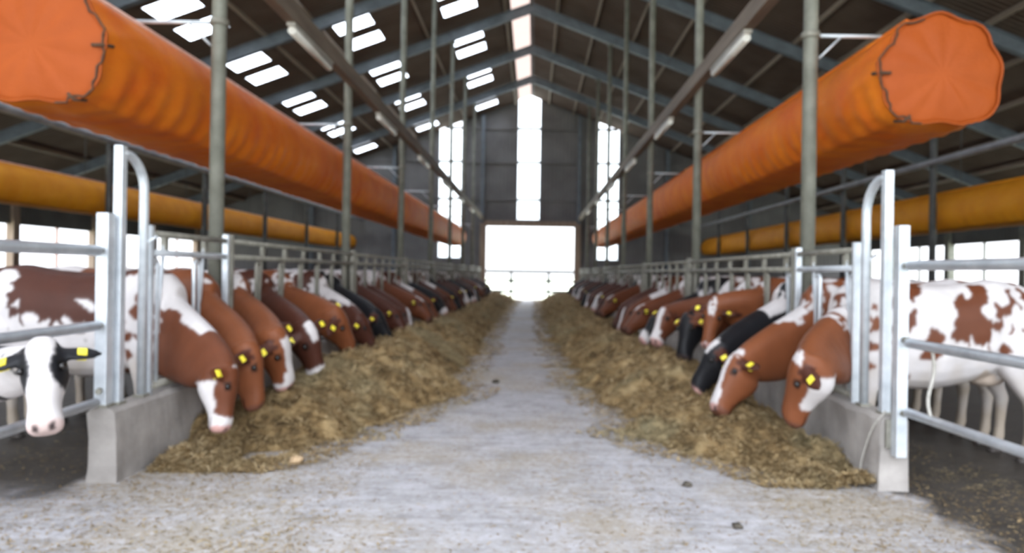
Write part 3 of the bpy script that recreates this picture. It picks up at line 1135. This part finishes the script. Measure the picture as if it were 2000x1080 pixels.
def cow_mesh(name, poll, muzzle, hint, coat, base, seed, voxel, leg_shift=(0, 0, 0, 0), nk=1.0, fat=1.0, dip=0.07, bulk=1.17):
    S = {'V': [], 'F': [], 'M': []}
    ex, ey, ez = Vector((1, 0, 0)), Vector((0, 1, 0)), Vector((0, 0, 1))
    trunk = [(-1.50, 1.27, 1.08, 0.09), (-1.44, 1.38, 0.88, 0.19), (-1.28, 1.44, 0.74, 0.26), (-1.05, 1.465, 0.68, 0.295), (-0.78, 1.425, 0.60, 0.325), (-0.48, 1.405, 0.555, 0.35),
             (-0.18, 1.415, 0.56, 0.325), (0.03, 1.445, 0.61, 0.265), (0.18, 1.45, 0.66, 0.235), (0.31, 1.40, 0.73, 0.205), (0.40, 1.31, 0.83, 0.14)]
    loft([(Vector((x, 0, (t + b) / 2)), ey, ez, w * fat, (t - b) / 2, (t - b) / 2) for x, t, b, w in trunk], 22, 'trunk', S)
    f, u, r = head_frame(poll, muzzle, hint)
    hl = (muzzle - poll).length / 0.53
    # neck
    B = Vector((0.10, 0, 1.10))
    hb = poll - u * 0.085 * hl - f * 0.01
    hb = hb + f * (0.5 * dip)
    D = hb - B
    dn = D.normalized()
    P1 = B + Vector((0.24, 0, -0.02 + 0.16 * dn.z))
    P2 = hb - (dn * 0.75 + f * 0.15 - u * 0.35).normalized() * 0.26
    P1.z -= dip
    P2.z -= dip
    st = []
    nn = 12
    for i in range(nn + 1):
        t = i / nn
        p = B * (1 - t) ** 3 + P1 * 3 * t * (1 - t) ** 2 + P2 * 3 * t * t * (1 - t) + hb * t ** 3
        d = ((P1 - B) * 3 * (1 - t) ** 2 + (P2 - P1) * 6 * t * (1 - t) + (hb - P2) * 3 * t * t).normalized()
        uph = (ez * (1 - t) + (u * 0.7 + ez * 0.1) * t)
        uu = (uph - d * uph.dot(d)).normalized()
        rr = d.cross(uu) * -1
        w = np.interp(t, [0, 0.35, 0.7, 1], [0.185, 0.150, 0.125, 0.102])
        hu = np.interp(t, [0, 0.35, 0.7, 1], [0.30, 0.215, 0.155, 0.108]) * (nk if t > 0.1 else 1)
        hd = np.interp(t, [0, 0.35, 0.7, 1], [0.44, 0.385, 0.29, 0.17]) * (nk if t > 0.1 else 1)
        st.append((p, rr, uu, w, hu, hd))
    loft(st, 18, 'neck', S)
    loft([(poll + f * (x * hl) + u * ((t + b * bulk) / 2 * hl), r, u, w * hl * bulk, (t - b * bulk) / 2 * hl, (t - b * bulk) / 2 * hl) for x, t, b, w in HEAD], 20, 'head', S)
    # ears
    tags = []
    for s in (-1, 1):
        d = (r * s * 0.93 - f * 0.12 - u * 0.22 + f * 0.22).normalized()
        wd = (f * 0.85 + u * 0.45)
        wd = (wd - d * wd.dot(d)).normalized()
        th = d.cross(wd)
        b0 = poll + (f * 0.045 + r * (s * 0.080 * bulk) - u * 0.040) * hl
        prof = [(0.0, 0.040, 0.032), (0.05, 0.056, 0.025), (0.10, 0.070, 0.020), (0.15, 0.070, 0.017), (0.19, 0.056, 0.015), (0.225, 0.030, 0.013), (0.245, 0.012, 0.010)]
        loft([(b0 + d * (x * hl) - wd * (0.012 * (x / 0.2)), wd, th, w * hl, t * hl, t * hl) for x, w, t in prof], 12, 'ear', S)
        tags.append((b0 + d * 0.125 * hl, d, wd, th))
    # legs
    k = leg_shift
    for s, dx in ((-1, k[0]), (1, k[1])):
        y = 0.155 * s
        L = [(0.10, y * 0.9, 1.00, 0.11, 0.06), (0.12, y, 0.84, 0.13, 0.075), (0.12 + dx * 0.3, y, 0.68, 0.10, 0.07), (0.13 + dx * 0.5, y, 0.54, 0.066, 0.056), (0.14 + dx * 0.7, y, 0.41, 0.056, 0.054),
             (0.14 + dx * 0.8, y, 0.33, 0.042, 0.04), (0.14 + dx * 0.9, y, 0.20, 0.037, 0.036), (0.145 + dx, y, 0.12, 0.046, 0.044), (0.165 + dx, y, 0.07, 0.048, 0.05), (0.18 + dx, y, 0.0, 0.066, 0.06)]
        loft([(Vector((a, b, c)), ex, ey, p, q, q) for a, b, c, p, q in L], 14, 'foreleg', S)
    for s, dx in ((-1, k[2]), (1, k[3])):
        y = 0.185 * s
        L = [(-1.20, y * 0.75, 1.16, 0.20, 0.09), (-1.20, y * 0.95, 0.98, 0.215, 0.115), (-1.19, y, 0.82, 0.19, 0.11), (-1.21 + dx * 0.3, y, 0.69, 0.135, 0.085), (-1.28 + dx * 0.5, y, 0.56, 0.085, 0.062),
             (-1.345 + dx * 0.7, y, 0.47, 0.066, 0.054), (-1.345 + dx * 0.8, y, 0.38, 0.05, 0.045), (-1.335 + dx * 0.9, y, 0.24, 0.042, 0.04), (-1.325 + dx, y, 0.13, 0.05, 0.046), (-1.30 + dx, y, 0.07, 0.05, 0.05), (-1.28 + dx, y, 0.0, 0.068, 0.06)]
        loft([(Vector((a, b, c)), ex, ey, p, q, q) for a, b, c, p, q in L], 14, 'hindleg', S)
    # udder and tail
    ud = [(-1.22, 0.68, 0.05), (-1.16, 0.69, 0.11), (-1.04, 0.685, 0.12), (-0.92, 0.69, 0.10), (-0.84, 0.68, 0.05)]
    loft([(Vector((x, 0, z)), ey, ez, w * 0.95, w * 0.6, w * 0.9) for x, z, w in ud], 14, 'udder', S)
    tl = curve_points([(-1.40, 0, 1.37), (-1.50, 0, 1.33), (-1.545, 0, 1.18), (-1.55, 0.01, 0.95), (-1.545, 0.02, 0.72), (-1.55, 0.02, 0.52), (-1.55, 0.02, 0.42)], 3)
    tl_st = []
    for i, p in enumerate(tl):
        q = tl[min(i + 1, len(tl) - 1)] - tl[max(i - 1, 0)]
        q.normalize()
        uu = q.cross(ey).normalized()
        t = i / (len(tl) - 1)
        rr = np.interp(t, [0, 0.3, 0.7, 0.85, 1], [0.04, 0.028, 0.022, 0.036, 0.012])
        tl_st.append((p, ey, uu, rr, rr, rr))
    loft(tl_st, 8, 'tail', S)

    src = bpy.data.meshes.new('cow_src')
    src.from_pydata([tuple(v) for v in S['V']], [], S['F'])
    src.update()
    ob = bpy.data.objects.new('cow_src', src)
    COL.objects.link(ob)
    md = ob.modifiers.new('r', 'REMESH')
    md.mode = 'VOXEL'
    md.voxel_size = voxel
    dg = bpy.context.evaluated_depsgraph_get()
    me = bpy.data.meshes.new_from_object(ob.evaluated_get(dg))
    bpy.data.objects.remove(ob)
    bpy.data.meshes.remove(src)
    me.name = name
    nv = len(me.vertices)
    P = np.empty(nv * 3, np.float32)
    me.vertices.foreach_get('co', P)
    P = P.reshape(-1, 3)
    E = np.empty(len(me.edges) * 2, np.int32)
    me.edges.foreach_get('vertices', E)
    E = E.reshape(-1, 2)
    deg = np.bincount(E.ravel(), minlength=nv)[:, None]
    for it in range(4 if voxel < 0.02 else 2):
        A = np.zeros_like(P)
        for ax in range(3):
            A[:, ax] = np.bincount(E[:, 0], weights=P[E[:, 1], ax], minlength=nv) + np.bincount(E[:, 1], weights=P[E[:, 0], ax], minlength=nv)
        P = P + 0.5 * (A / np.maximum(deg, 1) - P)
    me.vertices.foreach_set('co', P.ravel())
    kd = KDTree(len(S['V']))
    for i, v in enumerate(S['V']):
        kd.insert(v, i)
    kd.balance()
    C = np.ones((nv, 4), np.float32)
    so = Vector((seed * 3.7, seed * 1.3, seed * 5.1))
    nose_c = poll + f * (0.50 * hl) - u * (0.07 * hl)
    for i in range(nv):
        p = Vector(P[i])
        _, j, _ = kd.find(p)
        part, t, ca, sa = S['M'][j]
        n1 = noise.noise(p * 2.2 + so)
        n2 = noise.noise(p * 7 + so)
        n3 = noise.noise(p * 18 + so)
        # exact head coordinates
        q = p - poll
        hx, hy, hz = q.dot(f) / hl, q.dot(r) / hl, q.dot(u) / hl
        m = dict(part=part, t=t, a=ca, b=sa, p=p, n1=n1, n2=n2, n3=n3, hx=hx, hy=hy, hz=hz, jag=n2 * 0.6 + n3 * 0.4)
        col = coat(m)
        if col is None:
            col = base
        elif col is True:
            col = WHITE
        if col is WHITE and part in ('trunk', 'hindleg', 'foreleg') and p.z < 0.85:
            g = min(1.0, max(0.0, (0.85 - p.z) * 1.6 + 0.5 * n2 * (p.z < 0.8)))
            col = tuple(a * (1 - g) + b * g for a, b in zip(WHITE, (0.36, 0.30, 0.24)))
        if part == 'head':
            if hx > 0.475 and hz > -0.140 * bulk:
                col = (0.56, 0.43, 0.40) if seed == 41 else (PINK if col is WHITE else (col[0] * 0.6 + 0.03, col[1] * 0.6 + 0.02, col[2] * 0.6 + 0.02))
            nd = min(abs(hy - 0.042), abs(hy + 0.042))
            if hx > 0.485 and nd < 0.015 and -0.055 < hz < -0.012:
                col = (0.03, 0.02, 0.02)
            if abs(hx - 0.155) < 0.035 and abs(hz - 0.0) < 0.025 and abs(hy) > 0.08:
                col = (col[0] * 0.25, col[1] * 0.25, col[2] * 0.25)
            if hx > 0.40 and -0.140 * bulk < hz < -0.124 * bulk:
                col = (col[0] * 0.35, col[1] * 0.3, col[2] * 0.3)
        elif part == 'udder':
            col = (0.42, 0.34, 0.28)
        elif part in ('foreleg', 'hindleg') and p.z < 0.07:
            col = (0.07, 0.06, 0.055)
        C[i, :3] = col
    at = me.color_attributes.new('coat', 'FLOAT_COLOR', 'POINT')
    # soften the hair edge by one vertex ring
    A = np.zeros((nv, 3), np.float32)
    for ax in range(3):
        A[:, ax] = np.bincount(E[:, 0], weights=C[E[:, 1], ax], minlength=nv) + np.bincount(E[:, 1], weights=C[E[:, 0], ax], minlength=nv)
    C[:, :3] = 0.5 * C[:, :3] + 0.5 * A / np.maximum(deg, 1)
    at.data.foreach_set('color', C.ravel())
    me.polygons.foreach_set('use_smooth', [True] * len(me.polygons))
    me.materials.clear()
    me.materials.append(MAT['coat'])
    eyes = [poll + (f * 0.155 + r * (s * 0.103 * bulk) + u * 0.002) * hl for s in (-1, 1)]
    return me, dict(eyes=eyes, tags=tags, hl=hl, f=f, u=u, r=r)


def add_cow_parts(o, inf, tags=(0, 1)):
    for e in inf['eyes']:
        MB().ball(e, 0.022 * inf['hl'], 10).build('eye', MAT['eye'], o)
    for k in tags:
        c, d, wd, th = inf['tags'][k]
        rot = Matrix((d, wd, th)).transposed()
        mb = MB()
        mb.box(c, (0.050, 0.056, 0.05 * inf['hl'] + 0.006), rot, 0.004)
        mb.tube([c - th * 0.034, c + th * 0.034], 0.008, 8)
        mb.build('ear_tag', MAT['tagyellow'], o)


def cow(side, loc, scale, poll_w, muzzle_w, hint_w, coat, base, seed, voxel, label, group, yaw=0.0, tags=(0, 1), **kw):
    rz = R(yaw) + (0 if side < 0 else math.pi)
    M = Matrix.Translation(Vector(loc)) @ Matrix.Rotation(rz, 4, 'Z') @ Matrix.Diagonal((scale[0], scale[1], scale[2], 1))
    Mi = M.inverted()
    poll, muz = Mi @ Vector(poll_w), Mi @ Vector(muzzle_w)
    hint = Mi.to_3x3() @ Vector(hint_w)
    me, inf = cow_mesh('cow', poll, muz, hint, coat, base, seed, voxel, **kw)
    o = bpy.data.objects.new('cow', me)
    COL.objects.link(o)
    o.location = loc
    o.rotation_euler = (0, 0, rz)
    o.scale = scale
    tag(o, label, 'cow', group)
    add_cow_parts(o, inf, tags)
    return o


GL, GR = 'cows feeding along the left curb', 'cows feeding along the right curb'


# ---- coat patterns (True = white, a colour, or None = base colour)
def legs_white(m):
    return m['part'] in ('foreleg', 'hindleg') and m['p'].z < 0.55 + 0.2 * m['jag']


def coat_L1(m):
    x, z = m['p'].x, m['p'].z
    j = m['jag']
    if m['part'] == 'neck':
        return True if (m['b'] > 0.62 + 0.5 * j and m['t'] < 0.62) else None
    if m['part'] == 'head':
        if m['hx'] > 0.40 + 0.05 * j:
            return True
        if m['hz'] < -0.10 + 0.05 * j and m['hx'] > 0.10:
            return True
        return True if m['hx'] < -0.02 and m['hz'] > 0.02 else None
    if m['part'] == 'ear':
        return None if m['b'] > -0.2 else DARKRED
    if m['part'] in ('foreleg', 'hindleg', 'tail'):
        return True
    d = x + 0.02 + 0.14 * j
    if 0.02 < d and z > 0.95 + 0.25 * j:
        return True if z < 1.40 else None
    if d > 0:
        return None if m['n1'] > -0.25 else True
    if d > -1.0:
        return True if (z < 0.95 - 0.18 * j - 0.25 * m['n1'] or (m['n2'] > 0.28 and z < 1.2)) else DARKRED
    return True if m['n1'] < 0.3 and z < 1.42 else DARKRED


def coat_R1(m):
    x, z, j = m['p'].x, m['p'].z, m['jag']
    if m['part'] == 'neck':
        if m['t'] < 0.42 + 0.12 * j and m['b'] > 0.3 + 0.5 * j:
            return True
        return LIGHTRED
    if m['part'] == 'head':
        if m['hz'] < -0.09 + 0.05 * j and 0.06 < m['hx'] < 0.36:
            return True
        if m['hx'] < 0.02 and m['hz'] > 0.0 and m['hx'] > -0.08:
            return True
        return LIGHTRED
    if m['part'] == 'ear':
        return DARKRED
    if m['part'] in ('foreleg', 'hindleg', 'tail'):
        return True
    q = m['p'] * 3.0 + Vector((2.1, 0.7 * (1 if m['p'].y > 0 else -1), 5.3))
    v = noise.noise(q) * 0.7 + noise.noise(q * 2.2) * 0.35 + noise.noise(q * 5) * 0.14
    thr = 0.01 if -0.70 < x < 0.02 else 0.17
    if z < 0.82:
        thr += 0.3
    if x > 0.12:
        thr = -0.05 if z < 1.05 else 0.1
    return RED if v > thr else True


def coat_L0(m):
    j = m['jag']
    if m['part'] == 'head':
        hx, hy, hz = m['hx'], abs(m['hy']), m['hz']
        blaze = 0.080 - 0.030 * max(0, min(1, (hx - 0.02) / 0.14)) + 0.016 * j
        if hx > 0.27 + 0.05 * j:
            return True
        if hx > 0.2 and hz > -0.02:
            blaze += 0.05 * (hx - 0.2) / 0.1
        if hy < blaze and hz > -0.03:
            return True
        if hz < -0.15 + 0.05 * j:
            return True
        if hx < -0.02 and hz > 0 and hy < 0.08:
            return True
        return None
    if m['part'] == 'ear':
        return None
    if m['part'] == 'neck':
        return True if m['n2'] < 0.26 or (m['t'] > 0.75 and m['b'] > 0.2) else None
    if m['part'] in ('foreleg', 'hindleg', 'tail'):
        return True
    return True if m['n1'] + 0.5 * m['n2'] < 0.22 else None


def plain_coat(blaze=0.0, nape=None, star=False, jaw=False, body=0.05, muzzle=0.55, ring=None, second=None, poll_white=False):
    def fn(m):
        j = m['jag']
        part = m['part']
        if part == 'head':
            hx, hy, hz = m['hx'], abs(m['hy']), m['hz']
            if blaze and hy < blaze + 0.02 * j + (0.03 if hx > 0.34 else 0) and hz > -0.04 and hx > 0.02:
                return True
            if star and hx < 0.14 + 0.03 * j and hy < 0.055 - 0.25 * max(0, hx - 0.05) + 0.02 * j and hz > 0:
                return True
            if jaw and hz < -0.12 + 0.05 * j and hx > 0.1:
                return True
            if hx > muzzle + 0.03 * j:
                return True
            if poll_white and hx < 0.02 + 0.03 * j and hz > -0.02:
                return True
            return second
        if part == 'ear':
            return DARKRED if second is None else None
        if part == 'neck':
            if nape and nape[0] < m['t'] < nape[1] + 0.08 * j and m['b'] > nape[2] + 0.5 * j:
                return True
            if ring and abs(m['t'] - ring) < 0.06 + 0.06 * j:
                return True
            return None
        if part in ('foreleg', 'hindleg') and m['p'].z < 0.6 + 0.2 * j:
            return True
        if part == 'trunk':
            return True if m['n1'] + 0.4 * m['n2'] > body else None
        return None
    return fn


def V3(*a):
    return Vector(a)


# ---- the nearest animals, posed one by one
YA = {-1: 5.65, 1: 5.75}


def neck_y(side, k):
    return YA[side] + PITCH * k


LX, RX = -3.30, 2.88
SCL = (0.94, 0.90, 1.03)

HERO = [
    # side, slot, poll(px,py,X), muzzle(px,py,X), hint, coat, base, label
    (-1, 0, (455, 722, -2.27), (449, 838, -2.25), (1.0, 0.12, 0.25), coat_L1, RED, 'red and white cow with white throat and muzzle, first beside the left hooped pipe', {}),
    (-1, 1, (497, 680, -2.30), (517, 796, -2.22), (1.0, 0.08, 0.25), plain_coat(), LIGHTRED, 'plain red-brown cow between the white-throated cow and the cow with the broad white blaze', {}),
    (-1, 2, (547, 655, -2.24), (577, 772, -2.17), (0.95, -0.35, 0.25), plain_coat(blaze=0.052, muzzle=0.43), LIGHTRED, 'light red-brown cow with a broad white blaze down its face at the left silage', {}),
    (-1, 3, (603, 640, -2.22), (632, 738, -2.10), (0.85, -0.6, 0.25), plain_coat(star=True, muzzle=0.40, nape=(0.0, 0.2, 0.5)), DARKRED, 'dark red cow with white star and white muzzle, just behind the broad-blazed cow', {}),
    (-1, 4, (660, 608, -2.20), (703, 690, -2.02), (0.95, -0.08, 0.35), plain_coat(nape=(0.0, 0.25, 0.6)), LIGHTRED, 'brown cow with a plain cheek seen in profile, fifth head at the left silage', {}),
    (-1, 6, (706, 618, -2.25), (738, 680, -2.05), (0.95, -0.08, 0.35), plain_coat(nape=(0.02, 0.75, 0.35)), DARKRED, 'dark red cow with a long white stripe along its nape at the left silage', {}),
    (-1, 7, (735, 607, -2.25), (770, 664, -2.00), (0.95, -0.08, 0.35), plain_coat(), BLACK, 'all black cow at the left silage, just behind the dark red one with white nape', {}),
    (1, 0, (1562, 700, 1.98), (1520, 838, 1.90), (-1.0, 0.08, 0.2), coat_R1, LIGHTRED, 'white cow with brown patches and brown head, first beside the right hooped pipe', {}),
    (1, 1, (1437, 697, 1.77), (1386, 797, 1.52), (-0.75, -0.12, 0.7), plain_coat(blaze=0.04, nape=(0.1, 0.55, 0.72), poll_white=True, muzzle=0.58), LIGHTRED, 'light brown cow with white forehead, stretching its neck far out into the right silage', {}),
    (1, 2, (1400, 672, 1.74), (1346, 755, 1.50), (-0.8, -0.15, 0.6), plain_coat(star=True, nape=(0.1, 0.45, 0.55), muzzle=0.5), BLACK, 'black cow with white forehead patch beside the light brown cow at the right silage', {}),
    (1, 3, (1393, 596, 2.02), (1380, 678, 1.93), (-0.45, -1.0, 0.35), plain_coat(star=True, muzzle=0.47), LIGHTRED, 'brown cow with a white star facing the viewer behind the right silage', {'dip': 0.0, 'bulk': 1.06}),
    (1, 4, (1342, 618, 1.86), (1325, 700, 1.74), (-0.8, -0.5, 0.3), plain_coat(second=BLACK, poll_white=False, nape=(0.0, 0.2, 0.5)), RED, 'brown-necked cow with a black face, head down, at the right silage', {}),
    (1, 5, (1300, 602, 1.85), (1266, 684, 1.58), (-0.75, -0.6, 0.4), plain_coat(blaze=0.05, muzzle=0.44, nape=(0.0, 0.3, 0.4)), RED, 'red cow with a white blaze running from forehead to muzzle at the right silage', {}),
]
for (side, k, pl, mz, hint, coat, base, lab, kw) in HERO:
    p, q = at_x(*pl), at_x(*mz)
    d = q - p
    if not 0.40 < d.length < 0.60:
        print('HEADLEN', lab, round(d.length, 3))
    # keep the head a true length: pull the muzzle along the view ray direction
    q = p + d.normalized() * min(max(d.length, 0.46), 0.53)
    yb = neck_y(side, k)
    shift = {(-1, 0): 0.06, (-1, 1): -0.0, (1, 0): 0.0, (1, 1): -0.07}.get((side, k), 0.03)
    loc = (LX if side < 0 else RX, yb + shift, 0)
    cow(side, loc, SCL if k else (0.91, 0.92, 1.03), p, q, hint, coat, base, 3 + k + (20 if side > 0 else 0), 0.0155 if yb < 9 else 0.019, lab, GL if side < 0 else GR, yaw=(-2 if side < 0 else 2), fat=0.9, **kw)

# ---- the white-faced animal that looks through the left gate
p, q = at_y(80, 676, 3.42), at_y(84, 836, 3.24)
d = q - p
print('gate cow head', d.length)
q = p + d.normalized() * min(max(d.length, 0.40), 0.50)
cow(-1, (-3.62, 3.98, 0), (0.86, 0.86, 0.88), p, q, (0.45, -0.9, 0.30), coat_L0, BLACK, 41, 0.0145,
    'white-faced black and white cow looking out through the rails of the left gate', 'cow at the left gate', yaw=6, nk=0.70, dip=0.13, bulk=1.03)

# ---- farther animals: variants made once, then copied with their parts
VAR = []


def variant(side, coat, base, seed, pose):
    """built around slot 0 with a generic pose"""
    yb = 0.0
    s = -side
    X0 = LX if side < 0 else RX
    poll = Vector((X0 + s * pose[0], yb + pose[1], pose[2]))
    muz = poll + Vector((s * pose[3], pose[4], pose[5])).normalized() * 0.50
    hint = Vector((s * 0.85, -0.2, 0.4))
    return cow(side, (X0, 0.0, 0), SCL, poll, muz, hint, coat, base, seed, 0.026, 'x', None, yaw=0)


VSPEC = [
    ('dark red cow', plain_coat(muzzle=0.6), DARKRED, (1.02, -0.20, 0.86, 0.25, -0.10, -0.42)),
    ('dark brown cow with white blaze', plain_coat(blaze=0.05, muzzle=0.42), DARKRED, (1.05, -0.25, 0.84, 0.20, -0.15, -0.42)),
    ('brown cow with white nape', plain_coat(nape=(0.0, 0.6, 0.3)), RED, (1.0, -0.15, 0.90, 0.28, -0.05, -0.40)),
    ('black cow with black head', plain_coat(), BLACK, (1.06, -0.22, 0.82, 0.22, -0.12, -0.42)),
    ('black cow with white muzzle', plain_coat(muzzle=0.36, nape=(0.0, 0.25, 0.4)), BLACK, (1.0, -0.12, 0.92, 0.30, -0.02, -0.38)),
    ('light red cow', plain_coat(star=True), RED, (1.05, -0.22, 0.95, 0.30, -0.12, -0.34)),
    ('white-headed dark cow', plain_coat(blaze=0.10, muzzle=0.3, poll_white=True), DARKRED, (1.0, -0.20, 0.90, 0.26, -0.12, -0.40)),
]
SLOTS = {-1: [(9, 0), (10, 1), (12, 5), (13, 0), (14, 2), (16, 4), (18, 0), (19, 2), (21, 3), (23, 0), (25, 6), (27, 4), (30, 1), (31, 3), (33, 5), (35, 6), (37, 0), (40, 3), (43, 1)],
         1: [(7, 4), (9, 5), (11, 2), (12, 1), (13, 0), (16, 5), (17, 3), (19, 0), (21, 6), (23, 0), (25, 1), (27, 3), (30, 0), (32, 6), (34, 4), (36, 1), (39, 0), (43, 3)]}
for side in (-1, 1):
    sn = 'left' if side < 0 else 'right'
    made = {}
    rr = random.Random(5 + side)
    nth = 7 if side < 0 else 6
    for (k, v) in SLOTS[side]:
        nth += 1
        nm, coat, base, pose = VSPEC[v]
        if v not in made:
            o = variant(side, coat, base, 60 + v * 3 + side, pose)
            made[v] = o
        else:
            src = made[v]
            o = src.copy()
            COL.objects.link(o)
            for ch in src.children:
                c = ch.copy()
                COL.objects.link(c)
                c.parent = o
        yb = neck_y(side, k)
        o.location = (LX if side < 0 else RX, yb + rr.uniform(-0.05, 0.05), 0)
        base_rz = 0 if side < 0 else math.pi
        o.rotation_euler = (0, 0, base_rz + R(rr.uniform(-3, 3)))
        ords = ['', 'first', 'second', 'third', 'fourth', 'fifth', 'sixth', 'seventh', 'eighth', 'ninth', 'tenth', 'eleventh', 'twelfth', 'thirteenth', 'fourteenth', 'fifteenth', 'sixteenth', 'seventeenth', 'eighteenth', 'nineteenth', 'twentieth',
                'twenty-first', 'twenty-second', 'twenty-third', 'twenty-fourth', 'twenty-fifth', 'twenty-sixth']
        tag(o, '%s, %s from the hooped pipe along the %s curb' % (nm, ords[nth], sn), 'cow', GL if side < 0 else GR)
